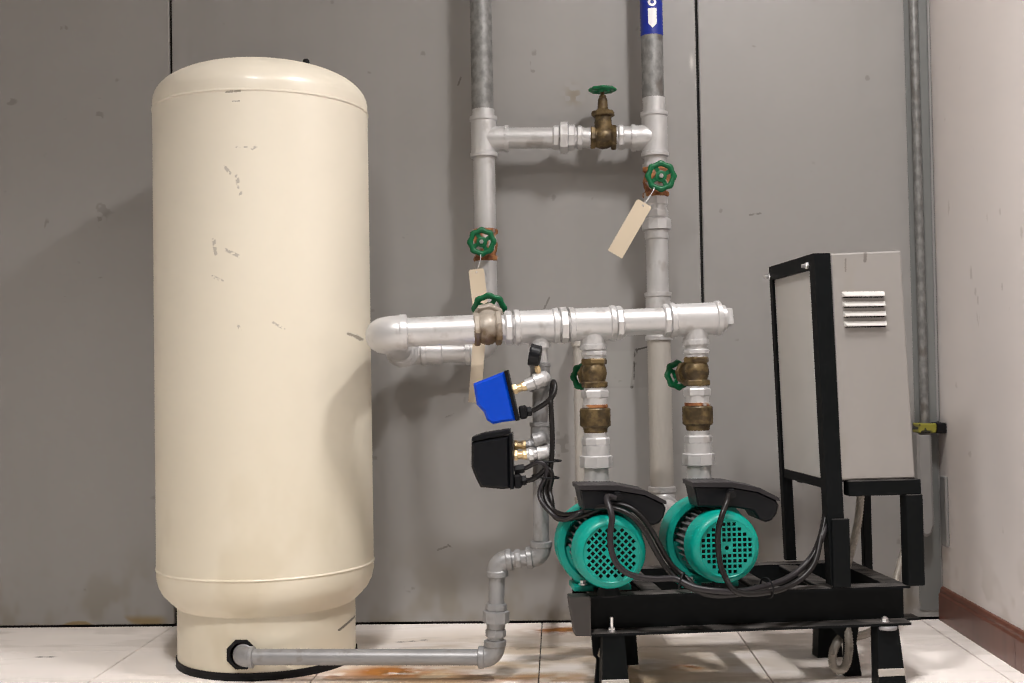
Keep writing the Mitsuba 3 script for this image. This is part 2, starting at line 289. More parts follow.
def handwheel(valve, c, axis, R, mat='m_green', lobes=8):
    """scalloped wheel with spokes and hub; axis points away from the valve."""
    u, v, w = basis(axis); c = np.asarray(c, float); N, M = 96, 12
    A = np.arange(N) * 2 * np.pi / N; B = np.arange(M) * 2 * np.pi / M
    rad = (R - 0.0085) + 0.0014 * np.cos(lobes * A)
    tr, tz = 0.0084 + 0.0008 * np.cos(lobes * A), 0.0065
    e = np.cos(A)[:, None] * u + np.sin(A)[:, None] * v
    vs = (c + e[:, None, :] * (rad[:, None] + tr[:, None] * np.cos(B)[None])[..., None] + (tz * np.sin(B))[None, :, None] * w).reshape(-1, 3)
    i, j = np.meshgrid(np.arange(N), np.arange(M), indexing='ij'); i2, j2 = (i + 1) % N, (j + 1) % M
    q = np.stack([i * M + j, i2 * M + j, i2 * M + j2, i * M + j2], -1).reshape(-1, 4)
    ms = [tm(vs, np.vstack([q[:, [0, 1, 2]], q[:, [0, 2, 3]]]))]
    for k in range(4):
        a = k * np.pi / 2 + 0.5; d = np.cos(a) * u + np.sin(a) * v; s = np.cross(w, d)
        ms.append(bbox(c + d * R * 0.48 - w * 0.002, (R * 0.80, 0.0125, 0.005), (d, s, w), 0.0015))
    ms.append(lathe([(-0.008, R * 0.34), (-0.004, R * 0.38), (0.003, R * 0.38), (0.005, R * 0.32)], c, axis, 24))
    hw = put(valve, 'handwheel', cat(ms), mat, 40, 'green scalloped handwheel')
    put(hw, 'hub_nut', nut(c + w * 0.005, c + w * 0.012, R * 0.16), 'm_chrome', 20, 'small silver nut')
    return hw

def gate_valve(label, c, pipe, stem, L, r, reach, R, body='m_brass', bonnet=None, group=None):
    """body between hex ends along `pipe` (half length L), bonnet and stem along `stem`, wheel centre at `reach`."""
    g = thing('gate_valve', label, 'valve', group); p, s = unit(pipe), unit(stem); c = np.asarray(c, float)
    ends = [nut(c + p * k * L, c + p * k * (L - 0.016), r * 1.12, 6, 0.26) for k in (-1, 1)]
    mid = lathe([(-L + 0.014, r * 0.9), (-L * 0.55, r * 0.88), (-L * 0.3, r * 1.0), (0, r * 1.06), (L * 0.3, r * 1.0), (L * 0.55, r * 0.88), (L - 0.014, r * 0.9)], c, p, 32)
    b = reach; t0 = max(r * 1.02, b * 0.44)
    neck = lathe([(0, r * 0.86), (r * 0.9, r * 0.82), (t0 + 0.002, r * 0.74)], c, s, 28)
    put(g, 'body', cat(ends, mid, neck), body, 30)
    put(g, 'bonnet', cat(nut(c + s * t0, c + s * (t0 + 0.016), r * 1.08, 8, 0.2), lathe([(t0 + 0.014, r * 0.85), (t0 + 0.024, r * 0.48), (b - 0.028, r * 0.42)], c, s, 24)), bonnet or body, 30)
    put(g, 'packing_nut', nut(c + s * (b - 0.031), c + s * (b - 0.018), r * 0.36), bonnet or body, 20)
    put(g, 'stem', cyl(c + s * (b - 0.022), c + s * (b - 0.004), 0.006, 14), bonnet or body, 30)
    handwheel(g, c + s * b, s, R)
    return g

# ================================================================== the setting
XR = 1.192                       # right wall
struct('floor', span((-4.3, -8.6, -0.12), (XR + 0.1, 0.05, -0.010), 0.001), 'm_grout')
TS = 0.592
for i in range(-5, 3):
    for j in range(-1, 6):
        x0, x1 = -0.062 + i * TS, -0.062 + (i + 1) * TS
        y1, y0 = -0.325 - j * TS, -0.325 - (j + 1) * TS
        y1 = min(y1, 0.01); x1 = min(x1, XR)
        if x1 - x0 < 0.02 or y1 - y0 < 0.02: continue
        put('floor', 'tile', span((x0 + 0.0017, y0 + 0.0024, -0.012), (x1 - 0.0017, y1 - 0.0024, 0.0), 0.0012), 'm_tile', False)
struct('wall_back', span((-4.3, 0.016, -0.05), (XR + 0.1, 0.12, CEIL), 0.001), 'm_dark')
SE = [-4.28, -2.935, -1.234, 0.466, XR]
for a, b in zip(SE[:-1], SE[1:]):
    put('wall_back', 'panel', span((a + 0.0045, 0.0, 0.008), (b - (0.0045 if b < XR else 0), 0.018, CEIL - 0.002), 0.0025), 'm_wall', False)
struct('wall_right', span((XR, -1.9, -0.02), (XR + 0.12, 0.05, CEIL), 0.002), 'm_rwall')
struct('wall_left', span((-4.4, -8.6, -0.02), (-4.28, 0.05, CEIL), 0.002), 'm_concrete')
struct('wall_front', span((-4.4, -8.72, -0.02), (4.4, -8.6, CEIL), 0.002), 'm_concrete')
struct('wall_far', span((4.3, -8.6, -0.02), (4.4, -1.9, CEIL), 0.002), 'm_concrete')
struct('wall_return', span((XR + 0.12, -1.9, -0.02), (4.4, -1.78, CEIL), 0.002), 'm_concrete')
struct('floor_beyond', span((XR + 0.1, -8.6, -0.12), (4.4, -1.9, 0.0), 0.002), 'm_concrete')
struct('ceiling', span((-4.4, -8.7, CEIL), (4.4, 0.12, CEIL + 0.1), 0.002), 'm_concrete')
labels['baseboard_right'] = {'kind': 'structure', 'label': 'dark brown skirting along the foot of the right wall'}
for a, b in ((-0.60, -0.003), (-1.20, -0.602), (-1.85, -1.202)):
    pf = [(0, 0), (0.016, 0), (0.016, 0.080), (0.011, 0.086), (0.011, 0.094), (0.006, 0.102), (0, 0.104)]
    put('baseboard_right', 'board', prism([(q, z) for q, z in pf], b - a, (XR, a, 0), (-1, 0, 0), (0, 0, 1), (0, 1, 0)), 'm_base', False)
struct('trim_1', cat(span((1.118, -0.004, 0.03), (1.186, 0.002, CEIL - 0.01), 0.001), span((1.158, -0.020, 0.60), (1.188, -0.004, CEIL - 0.01), 0.002)), 'm_trim', False, 'dark grey strip down the corner of the back wall')

for (x, y, lx, ly, rad, gap, deep), lab in zip(LAMPS, ('white open ceiling lamp above the pumps, out of the photo', 'white ceiling lamp with a deep square shade, out of the photo')):
    t = thing('ceiling_lamp', lab, 'lamp')
    hx, hy = lx / 2 + gap, ly / 2 + gap; zt = CEIL - 0.05
    put(t, 'housing', span((x - hx, y - hy, zt), (x + hx, y + hy, CEIL - 0.001)), 'm_lamp', False)
    for a, b in (((x - hx, y - hy), (x - hx + 0.006, y + hy)), ((x + hx - 0.006, y - hy), (x + hx, y + hy)), ((x - hx, y - hy), (x + hx, y - hy + 0.006)), ((x - hx, y + hy - 0.006), (x + hx, y + hy))):
        put(t, 'shade', span((*a, zt - deep), (*b, zt + 0.001), 0.001), 'm_trim', False)
    m = tm([(x - lx / 2, y - ly / 2, zt - 0.004), (x - lx / 2, y + ly / 2, zt - 0.004), (x + lx / 2, y + ly / 2, zt - 0.004), (x + lx / 2, y - ly / 2, zt - 0.004)], [(0, 1, 2), (0, 2, 3)])
    k = put(t, 'diffuser', m, 'm_lamp', False); scene[k]['emitter'] = emit(*rad)

# ================================================================== pressure tank
TC = V(-0.831, -0.415, 0.0); TR = 0.3005
tank = thing('pressure_tank', 'tall cream-painted steel pressure tank with domed top, standing on the tiles at the left', 'tank')
prof = [(0.183, 0.0), (0.171, 0.235), (0.163, 0.247), (0.163, 0.2485), (0.178, 0.264), (0.198, 0.283), (0.221, 0.295), (0.245, 0.3005), (0.264, TR), (1.555, TR)]
for k in range(1, 25):
    a = k / 24 * math.pi / 2
    prof.append((1.560 + 0.120 * math.sin(a) ** (2 / 2.25), max(TR * math.cos(a) ** (2 / 2.25), 0.0005)))
put(tank, 'shell', lathe(prof, TC, (0, 0, 1), 128), 'm_tank', 30)
for z in (0.268, 1.543):
    put(tank, 'weld_seam', lathe([(z - 0.005, TR - 0.002), (z - 0.003, TR + 0.0016), (z, TR + 0.0028), (z + 0.003, TR + 0.0016), (z + 0.005, TR - 0.002)], TC, (0, 0, 1), 128), 'm_tank', 40)
# skirt with a round hole for the inlet pipe
def ring_wall(r0, r1, z0, z1, n=96):
    a = np.arange(n) * 2 * np.pi / n; c, s = np.cos(a), np.sin(a)
    vs = np.concatenate([np.stack([TC[0] + r * c, TC[1] + r * s, 0 * a + z], 1) for r, z in ((r1, z0), (r1, z1), (r0, z1), (r0, z0))])
    i = np.arange(n); j = (i + 1) % n; fs = []
    for k in range(4):
        p, q = k * n, (k + 1) % 4 * n; fs += [np.stack([p + i, p + j, q + j], 1), np.stack([p + i, q + j, q + i], 1)]
    return tm(vs, np.vstack(fs))
HX, HZ = -0.838, 0.069
def to_man(m): return m3.Manifold(m3.Mesh(np.asarray(m.vertices, np.float32), np.asarray(m.faces, np.uint32)))
try:
    sk = to_man(ring_wall(0.2435, 0.2465, 0.010, 0.178)); hole = to_man(lathe([(0, 0.034), (0.2, 0.034)], (HX, -0.78, HZ), (0, 1, 0), 8, 0.39))
    sk = sk - hole; assert sk.num_tri() > 50
except Exception:
    sk = ring_wall(0.2435, 0.2465, 0.010, 0.178)
put(tank, 'skirt', sk, 'm_tank', 30)
put(tank, 'base_ring', ring_wall(0.240, 0.2505, 0.0, 0.020), 'm_rubber', 30, 'black rubber ring under the tank')
oct_o, oct_i = Polygon([(0.041 * math.cos(k * math.pi / 4 + 0.39), 0.041 * math.sin(k * math.pi / 4 + 0.39)) for k in range(8)]), Point(0, 0).buffer(0.030)
put(tank, 'inlet_grommet', prism(oct_o.difference(oct_i), 0.010, (HX, -0.6555, HZ), (1, 0, 0), (0, 0, 1), (0, -1, 0)), 'm_rubber', 20, 'black octagonal edge around the pipe hole')
put(tank, 'air_valve', cat(lathe([(0, 0.016), (0.007, 0.014)], (-0.700, -0.42, 1.6665), (0, 0, 1), 16), lathe([(0.005, 0.009), (0.03, 0.009), (0.033, 0.006)], (-0.700, -0.42, 1.6665), (0, 0, 1), 16)), 'm_rubber', 30, 'small black air valve on the dome')

# ================================================================== risers on the wall
RR = 0.034; YR = -0.11; XL, XP = -0.214, 0.315
def rings(c, axis, items, r):   # coupling made of hex and round rings
    return [nut(np.asarray(c) + V(*axis) * a, np.asarray(c) + V(*axis) * b, r * k, n) for a, b, k, n in items]
lr = thing('riser_pipe', 'silver-painted riser pipe with bare galvanized top, left of the two on the wall', 'pipe', )
put(lr, 'pipe', cyl((XL - 0.002, YR, 1.612), (XL - 0.002, YR, CEIL - 0.01), RR, 32), 'm_galv', 40, 'bare galvanized upper length')
put(lr, 'pipe', cyl((XL, YR, 1.575), (XL, YR, 1.612), RR + 0.0006, 32), 'm_silver', 40)
put(lr, 'tee', tee((XL, YR, 1.463), (XL, YR, 1.590), (XL + 0.078, YR, 1.520), 0.0395), 'm_silver', 32)
put(lr, 'pipe', cyl((XL, YR, 1.240), (XL, YR, 1.466), RR, 32), 'm_silver', 40)
put(lr, 'pipe', cyl((XL, YR, 0.93), (XL, YR, 1.140), RR, 32), 'm_silver', 40)
put(lr, 'elbow', elbow((XL, YR, 0.862), (0, 0, 1), (-1, 0, 0), 0.052, 0.039), 'm_silver', 40)
put(lr, 'pipe', cyl((XL - 0.06, YR, 0.862), (XL - 0.19, YR, 0.862), RR, 32), 'm_silver', 40)
put(lr, 'elbow', cat(elbow((-0.468, YR, 0.862), (1, 0, 0), (0, -1, 0.06), 0.052, 0.039), *[lathe([(0, 0.037), (0.002, 0.052 - 0.005 * k), (0.010, 0.052 - 0.005 * k), (0.012, 0.037)], (-0.468, YR - 0.062 - 0.022 * k, 0.866 + 0.0013 * k), (0, -1, 0.06), 32) for k in range(3)]), 'm_silver', 40)
put(lr, 'pipe', cyl((-0.405, YR, 0.862), (-0.352, YR, 0.862), 0.0395, 28, 0.002), 'm_silver', 40)
put(lr, 'pipe', cyl((-0.468, YR - 0.06, 0.866), (-0.4595, -0.690, 0.8965), RR, 32), 'm_silver', 40)

rr = thing('riser_pipe', 'silver-painted wall riser with a blue arrow label near its top', 'pipe')
put(rr, 'pipe', cyl((XP - 0.002, YR, 1.634), (XP - 0.002, YR, CEIL - 0.01), RR, 32), 'm_galv', 40, 'bare galvanized upper length')
put(rr, 'pipe', cyl((XP, YR, 1.575), (XP, YR, 1.634), RR + 0.0006, 32), 'm_silver', 40)
put(rr, 'tee', tee((XP, YR, 1.452), (XP, YR, 1.590), (XP - 0.072, YR, 1.512), 0.0395), 'm_silver', 32)
put(rr, 'nipple', cat(cyl((XP, YR, 1.425), (XP, YR, 1.453), 0.033, 28), nut((XP, YR, 1.417), (XP, YR, 1.431), 0.040, 8)), 'm_silver', 30)
put(rr, 'union', cat(nut((XP, YR, 1.300), (XP, YR, 1.330), 0.037, 8), cyl((XP, YR, 1.285), (XP, YR, 1.302), 0.033), nut((XP, YR, 1.262), (XP, YR, 1.288), 0.037, 8), lathe([(1.224, 0.036), (1.226, 0.046), (1.256, 0.046), (1.262, 0.036)], (XP, YR, 0), (0, 0, 1), 10), cyl((XP, YR, 1.195), (XP, YR, 1.226), 0.037, 28, 0.003)), 'm_silver', 30)
put(rr, 'pipe', cyl((XP, YR, 1.03), (XP, YR, 1.197), RR, 32), 'm_silver', 40)
put(rr, 'coupling', band_cyl((XP, YR, 0.885), (XP, YR, 1.032), 0.0385), 'm_silver', 30)
put(rr, 'pipe', cyl((XP, YR, 0.425), (XP, YR, 0.888), 0.036, 32), 'm_beige', 40, 'dull beige-grey lower length')
put(rr, 'elbow', elbow((XP, YR, 0.37), (0, 0, 1), (0.12, -1, 0), 0.052, 0.039), 'm_silver', 40)
# blue label wrapped around the pipe, its arrow and the foot of a letter above it
def wrap_patch(poly, r, cx, cy, d=0.0006):
    m = trimesh.creation.extrude_polygon(poly, d, engine='earcut')
    m = m.subdivide_to_size(0.006) if True else m
    v = np.array(m.vertices); a = v[:, 0] / r - math.pi / 2; rad = r + v[:, 2]
    return tm(np.stack([cx + rad * np.cos(a), cy + rad * np.sin(a), v[:, 1]], 1), m.faces)
put(rr, 'flow_label', lathe([(1.826, RR), (1.827, RR + 0.0008), (2.18, RR + 0.0008), (2.181, RR)], (XP - 0.002, YR, 0), (0, 0, 1), 40), 'm_labelblue', 40, 'blue flow label wrapped around the pipe')
arrow = Polygon([(-0.0135, 1.905), (-0.0135, 1.859), (0.0, 1.843), (0.0135, 1.859), (0.0135, 1.905)])
put(rr, 'flow_arrow', wrap_patch(arrow, RR + 0.001, XP - 0.002, YR), 'm_white', 40, 'white arrow pointing down')
put(rr, 'flow_mark', wrap_patch(Point(0, 1.924).buffer(0.013).difference(Point(0, 1.924).buffer(0.006)), RR + 0.001, XP - 0.002, YR), 'm_white', 40, 'white letter on the blue label')

bp = thing('bypass_pipe', 'short silver-painted pipe joining the two risers near the top', 'pipe')
xb, zb = XL + 0.076, 1.522
ax = unit((XP - 0.072 - xb, 0, 1.514 - zb)); Bp = lambda x: (x, YR, zb + (x - xb) * ax[2] / ax[0])
put(bp, 'pipe', cyl(Bp(xb), Bp(0.002), RR - 0.002, 28), 'm_silver', 40)
put(bp, 'union', cat(nut(Bp(0.000), Bp(0.022), 0.039, 8), lathe([(0, 0.040), (0.002, 0.050), (0.024, 0.050), (0.026, 0.040)], Bp(0.022), ax, 8), nut(Bp(0.046), Bp(0.070), 0.041, 8), cyl(Bp(0.068), Bp(0.076), 0.031), nut(Bp(0.075), Bp(0.092), 0.038, 8), cyl(Bp(0.09), Bp(0.118), 0.031)), 'm_silver', 30)
put(bp, 'nipple', cat(cyl(Bp(0.196), Bp(0.214), 0.031), nut(Bp(0.202), Bp(0.220), 0.040, 8), cyl(Bp(0.220), Bp(0.245), 0.034)), 'm_silver', 30)

gate_valve('brass gate valve standing upright in the pipe between the two risers', (0.157, YR, 1.516), ax, (0.0, -0.02, 1), 0.040, 0.034, 0.148, 0.042)
gate_valve('gate valve with green wheel facing out on the left riser, tan tag below', (XL, YR, 1.190), (0, 0, 1), (-0.04, -1, -0.02), 0.050, 0.036, 0.11, 0.043, 'm_rusty', 'm_rusty')
gate_valve('rust-stained gate valve with green wheel facing out, high on the right riser', (XP, YR, 1.373), (0, 0, 1), (0.06, -1, 0.0), 0.046, 0.037, 0.11, 0.046, 'm_rusty', 'm_rusty')

# ================================================================== pump skid, in its own frame turned a little from the wall
TH = 0.12; SO = V(0.074, -0.860, 0.0)
EX, EY, EZ = V(math.cos(TH), math.sin(TH), 0), V(-math.sin(TH), math.cos(TH), 0), V(0, 0, 1)
SR = np.stack([EX, EY, EZ])
def S(x, y, z): return SO + EX * x + EY * y + EZ * z
def sbx(lo, hi, bev=0.002):
    lo, hi = np.asarray(lo, float), np.asarray(hi, float); return bbox(S(*((lo + hi) / 2)), np.abs(hi - lo), SR, bev)

# ---- discharge manifold
ML = 0.19
def MZ(x): return 0.9105 + (x - 0.0) * 0.031 / 1.0 + 0.004
def MP(x, dz=0.0, y=ML): return S(x, y, MZ(x) + dz)
dirM = unit(MP(1) - MP(0))
mf = thing('manifold_pipe', 'thick silver-painted manifold pipe running level across the photo above the pumps', 'pipe')
put(mf, 'elbow', elbow(MP(-0.504), dirM, V(-0.02, 1, -0.063), 0.046, 0.0445, 0.016, 32, 1.05), 'm_silver', 40)
put(mf, 'pipe', cyl(MP(-0.453), MP(-0.262), 0.0375, 36), 'm_silver', 40)
put(mf, 'nipple', cat(cyl(MP(-0.198), MP(-0.150), 0.034), nut(MP(-0.186), MP(-0.166), 0.044, 8)), 'm_silver', 30)
put(mf, 'tee', tee(MP(-0.161), MP(-0.047), MP(-0.095, -0.056), 0.0425, 0.026), 'm_silver', 32)
put(mf, 'union', cat(cyl(MP(-0.05), MP(-0.012), 0.036), lathe([(0, 0.040), (0.002, 0.0475), (0.018, 0.0475), (0.020, 0.040)], MP(-0.042), dirM, 8)), 'm_silver', 30)
put(mf, 'tee', tee(MP(-0.018), MP(0.102), MP(0.044, -0.066), 0.0425, 0.032), 'm_silver', 32)
put(mf, 'nipple', nut(MP(0.103), MP(0.123), 0.044, 8), 'm_silver', 30)
put(mf, 'pipe', cyl(MP(0.122), MP(0.230), 0.0345, 36), 'm_silver', 40)
put(mf, 'nipple', nut(MP(0.229), MP(0.247), 0.044, 8), 'm_silver', 30)
put(mf, 'tee', tee(MP(0.247), MP(0.381), MP(0.316, -0.066), 0.0425, 0.032), 'm_silver', 32)
put(mf, 'plug', cat(cyl(MP(0.380), MP(0.394), 0.034), nut(MP(0.393), MP(0.412), 0.030, 4, 0.6)), 'm_silver', 30, 'square-headed end plug')
gate_valve('weathered gate valve in the manifold, green wheel tilted up behind it', MP(-0.230), dirM, V(0, 0.85, 0.52), 0.036, 0.0405, 0.110, 0.046, 'm_bronze', 'm_bronze')

# ---- the two pump columns
def column(x, which, z0, wl):
    t = thing('column_pipe', f'short silver-painted pipe pieces rising from the {which} pump to the manifold', 'pipe')
    P = lambda z: S(x, ML, z)
    top = MZ(x) - 0.064
    put(t, 'nipple', cat(cyl(P(0.825), P(top + 0.002), 0.029, 28), nut(P(0.832), P(0.846), 0.034, 10)), 'm_silver', 30)
    put(t, 'nipple', cat(nut(P(0.722), P(0.745), 0.036, 6, 0.4), cyl(P(0.706), P(0.724), 0.031, 28), cyl(P(0.744), P(0.754), 0.028, 28)), 'm_silver', 30)
    put(t, 'union', cat(cyl(P(0.600), P(0.634), 0.030, 28), nut(P(0.600), P(0.622), 0.037, 8), cyl(P(0.575), P(0.601), 0.036, 28), lathe([(0.543, 0.038), (0.545, 0.043), (0.573, 0.043), (0.576, 0.036)], S(x, ML, 0), EZ, 8), cyl(P(0.505), P(0.545), 0.032, 28)), 'm_silver', 30)
    cv = thing('check_valve', f'brown brass check valve in the pipe above the {which} pump', 'valve')
    put(cv, 'body', lathe([(0.633, 0.026), (0.634, 0.030), (0.646, 0.032), (0.650, 0.038), (0.652, 0.040), (0.694, 0.040), (0.697, 0.038), (0.698, 0.030)], S(x, ML, 0), EZ, 28), 'm_brass', 30)
    put(cv, 'collar', lathe([(0.697, 0.031), (0.699, 0.0335), (0.706, 0.0335), (0.7065, 0.030)], S(x, ML, 0), EZ, 28), 'm_rusty', 30, 'rusty collar on top of the valve')
    gate_valve(f'small brass gate valve above the {which} pump, green wheel behind it', P(0.788), EZ, EY * 1.0 + EX * wl - EZ * 0.1, 0.038, 0.031, 0.098, 0.040)
column(0.046, 'left', 0, -0.10)
column(0.316, 'right', 0, -0.30)

# ---- pumps
def pump(x, which, turn, zc, yaw):
    t = thing('pump', f'teal electric water pump with black terminal box, {which} of the two on the black frame', 'pump', )
    c = lambda y: S(x - yaw * (y + 0.055), y, zc); AX = unit(EY - EX * yaw)
    fins = [bbox(S(x - yaw * 0.1 + 0.0715 * math.cos(a), 0.045, zc + 0.0715 * math.sin(a)), (0.016, 0.15, 0.0035), np.stack([EX * math.cos(a) + EZ * math.sin(a), AX, -EX * math.sin(a) + EZ * math.cos(a)]), 0.0008) for a in np.arange(30) * 2 * np.pi / 30]
    put(t, 'motor_housing', cat(lathe([(-0.03, 0.068), (0.12, 0.068)], c(0), AX, 40), fins), 'm_dull', 30, 'grey finned motor housing')
    R = 0.0865
    fc = put(t, 'fan_cover', lathe([(0.012, R - 0.003), (0.010, R), (-0.040, R), (-0.050, R - 0.004), (-0.056, R - 0.011), (-0.058, R - 0.017), (-0.056, R - 0.019), (-0.045, R - 0.020), (-0.030, R - 0.020)], c(0), AX, 64), 'm_teal', 35)
    disc = Point(0, 0).buffer(R - 0.0175, 32); holes = []
    pt, hs = 0.0126, 0.0043
    for i in range(-6, 6):
        for j in range(-6, 6):
            hx, hy = (i + 0.5) * pt, (j + 0.5) * pt
            if (abs(hx) < pt and abs(hy) < pt) or math.hypot(hx, hy) > 4.8 * pt: continue
            holes.append(sbox(hx - hs, hy - hs, hx + hs, hy + hs))
    holes.append(Point(0, 0).buffer(0.005))
    g = disc.difference(unary_union(holes)); ca, sa = math.cos(turn), math.sin(turn)
    put(fc, 'grille', prism(g, 0.003, c(-0.0545), EX * ca + EZ * sa, -EX * sa + EZ * ca, EY), 'm_teal', False, 'teal grille of small square holes')
    put(fc, 'fan_shadow_plate', lathe([(-0.040, R - 0.0185), (-0.038, R - 0.0185)], c(0), AX, 40), 'm_dark', 30, 'dark inside of the fan cover')
    # flange ring with a foot
    xr = x - yaw * 0.16
    ring = lathe([(0.155, 0.05), (0.155, 0.102), (0.150, 0.107), (0.085, 0.109), (0.080, 0.106), (0.080, 0.092), (0.092, 0.086), (0.118, 0.084), (0.120, 0.05)], c(0), AX, 64)
    foot = []
    for s in (-1, 1):
        foot.append(prism([(s * 0.104, zc - 0.01), (s * 0.088, zc - 0.055), (s * 0.060, 0.262), (s * 0.030, 0.262), (s * 0.03, 0.29), (s * 0.07, zc)], 0.055, S(xr, 0.09, 0), EX, EZ, EY))
        foot.append(sbx((xr + s * 0.072, 0.06, 0.250), (xr + s * 0.022, 0.15, 0.264)))
    put(t, 'flange', cat(ring, foot), 'm_teal', 35)
    for s in (-1, 1):
        put(t, 'bolt', cat(cyl(S(xr + s * 0.047, 0.075, 0.262), S(xr + s * 0.047, 0.075, 0.267), 0.011, 16), nut(S(xr + s * 0.047, 0.075, 0.267), S(xr + s * 0.047, 0.075, 0.275), 0.0075)), 'm_chrome', 20, 'shiny fixing bolt')
    put(t, 'volute', cat(lathe([(0.150, 0.075), (0.155, 0.082), (0.225, 0.082), (0.240, 0.070), (0.275, 0.045), (0.30, 0.036)], c(0), AX, 48), cyl(S(x + 0.007, ML, zc + 0.05), S(x + 0.007, ML, 0.507), 0.034, 28)), 'm_rubber', 30, 'black pump casing')
    put(t, 'rubber_foot', lathe([(0.249, 0.026), (0.253, 0.030), (0.268, 0.024), (0.281, 0.022)], S(x + 0.0, 0.0, 0), EZ, 24), 'm_rubber', 30, 'round black rubber foot under the fan end')
    P = [(-0.068, 0.509), (0.023, 0.506), (0.090, 0.493), (0.136, 0.470), (0.142, 0.458), (0.136, 0.436), (0.124, 0.422), (0.108, 0.417), (0.092, 0.424), (0.078, 0.446), (0.030, 0.455), (-0.058, 0.459)]
    bx = put(t, 'terminal_box', bevprism([(x + a, b) for a, b in P], 0.098, S(0, 0.082, 0), EX, EZ, -EY, 0.004), 'm_plastic', False, 'black plastic terminal box')
    Lp = [(-0.072, 0.519), (0.026, 0.517), (0.094, 0.502), (0.141, 0.477), (0.143, 0.469), (0.137, 0.469), (0.090, 0.492), (0.023, 0.505), (-0.071, 0.508)]
    put(bx, 'lid', prism([(x + a, b) for a, b in Lp], 0.110, S(0, 0.088, 0), EX, EZ, -EY), 'm_greycable', False, 'dark grey lid')
    put(bx, 'cable_gland', cat(nut(S(x + 0.022, -0.014, 0.492), S(x + 0.022, -0.028, 0.490), 0.0125), cyl(S(x + 0.022, -0.027, 0.490), S(x + 0.022, -0.036, 0.488), 0.009, 16)), 'm_rubber', 20)
    return t
pump(0.041, 'left', math.pi / 4, 0.360, 0.03)
pump(0.3205, 'right', 0.0, 0.364, 0.085)
# suction pipes behind the pumps
sp = thing('suction_pipe', 'silver-painted pipe lying between the right riser foot and the right pump', 'pipe')
put(sp, 'pipe', tube([S(0.292, 0.30, 0.364), S(0.315, 0.45, 0.368), V(XP, YR, 0.37) + unit(V(0.12, -1, 0)) * 0.068], RR, 24), 'm_silver', 40)
bpz = thing('feed_pipe', 'thin beige pipe standing behind the left pump column', 'pipe')
put(bpz, 'pipe', cyl((0.067, YR, 0.40), (0.067, YR, 0.885), 0.0165, 20), 'm_beige', 40)
put(bpz, 'elbow', elbow((0.067, YR, 0.905), (0, 0, -1), (0, 1, 0), 0.02, 0.019), 'm_beige', 40)
put(bpz, 'pipe', cyl((0.067, YR + 0.03, 0.905), (0.067, 0.001, 0.905), 0.0165, 20), 'm_beige', 40)
put(bpz, 'elbow', elbow((0.067, YR, 0.37), (0, 0, 1), (0.0, -1, 0), 0.025, 0.019), 'm_beige', 40)
put(bpz, 'pipe', tube([V(0.067, YR - 0.04, 0.37), S(0.05, 0.45, 0.369), S(0.034, 0.30, 0.366)], 0.0165, 20), 'm_beige', 40)

# ---- skid frame
fr = thing('skid_frame', 'black steel base frame on short legs, carrying both pumps and the cabinet', 'frame')
Z0, Z1 = 0.152, 0.249
def channel(a, b, depth_dir, dep=0.05, t=0.006):
    """C channel from a to b (at z 0), open towards depth_dir."""
    a, b = np.asarray(a, float), np.asarray(b, float); L = np.linalg.norm(b - a); d = unit(b - a); D = unit(depth_dir)
    prof = [(0, Z0), (dep, Z0), (dep, Z0 + t), (t, Z0 + t + 0.003), (t, Z1 - t - 0.003), (dep, Z1 - t), (dep, Z1), (0, Z1)]
    return prism(prof, L, a, D, EZ, d)
put(fr, 'front_beam', channel(S(-0.002, 0.05, 0), S(0.795, 0.05, 0), -EY), 'm_black', False)
put(fr, 'back_beam', channel(S(0.0, 0.36, 0), S(0.795, 0.36, 0), EY), 'm_black', False)
put(fr, 'side_beam', channel(S(0.05, 0.052, 0), S(0.05, 0.358, 0), -EX), 'm_black', False)
put(fr, 'side_beam', channel(S(0.743, 0.052, 0), S(0.743, 0.358, 0), EX), 'm_black', False)
put(fr, 'end_plate', prism([(-0.003, Z0 + 0.001), (-0.041, Z0 + 0.003), (-0.053, 0.235), (-0.053, Z1 - 0.001), (-0.003, Z1 - 0.001)], 0.05, S(0, 0.002, 0), EX, EZ, EY), 'm_worn_lit', False, 'worn end of the left side beam, light on it painted in')  # lighter than the frame: wear and the light on this face, both in the colour
for x in (0.16, 0.44, 0.60):
    put(fr, 'cross_bar', sbx((x - 0.025, 0.052, Z1 - 0.012), (x + 0.025, 0.358, Z1 - 0.001)), 'm_black', False)
put(fr, 'tab', sbx((0.796, 0.05, Z0), (0.84, 0.10, Z0 + 0.007)), 'm_black', False)
def leg(x, y, toe, z1=Z0 - 0.001, w0=0.053, w1=0.070):
    lo = [(x - w1 / 2, 0), (x + w1 / 2, 0), (x + w0 / 2, z1), (x - w0 / 2, z1)]
    d0 = 0.045
    m = prism(lo, d0, S(0, y, 0), EX, EZ, EY); v = np.array(m.vertices); v -= np.outer((z1 - v[:, 2]) / z1, EY) * toe
    return tm(v, m.faces)
for x, y, toe in ((0.052, 0.005, 0.02), (0.737, 0.005, 0.02), (0.135, 0.315, 0.0), (0.700, 0.315, 0.0)):
    lg = put(fr, 'leg', leg(x, y, toe), 'm_black', False)
    if y < 0.1:
        yy = y - toe * (1 - 0.044 / Z0)
        put(lg, 'foot_band', sbx((x - 0.033, yy - 0.003, 0.032), (x + 0.033, yy + 0.004, 0.050), 0.001), 'm_beige', False, 'pale worn band near the foot')
put(fr, 'stay', prism([(0.010, 0.0), (0.034, 0.0), (0.028, Z0 - 0.07), (0.020, Z0 - 0.06), (0.038, Z0 - 0.001), (0.006, Z0 - 0.001), (0.010, Z0 - 0.06), (0.018, Z0 - 0.07)], 0.012, S(0, 0.06, 0), EX, EZ, EY), 'm_black', False)
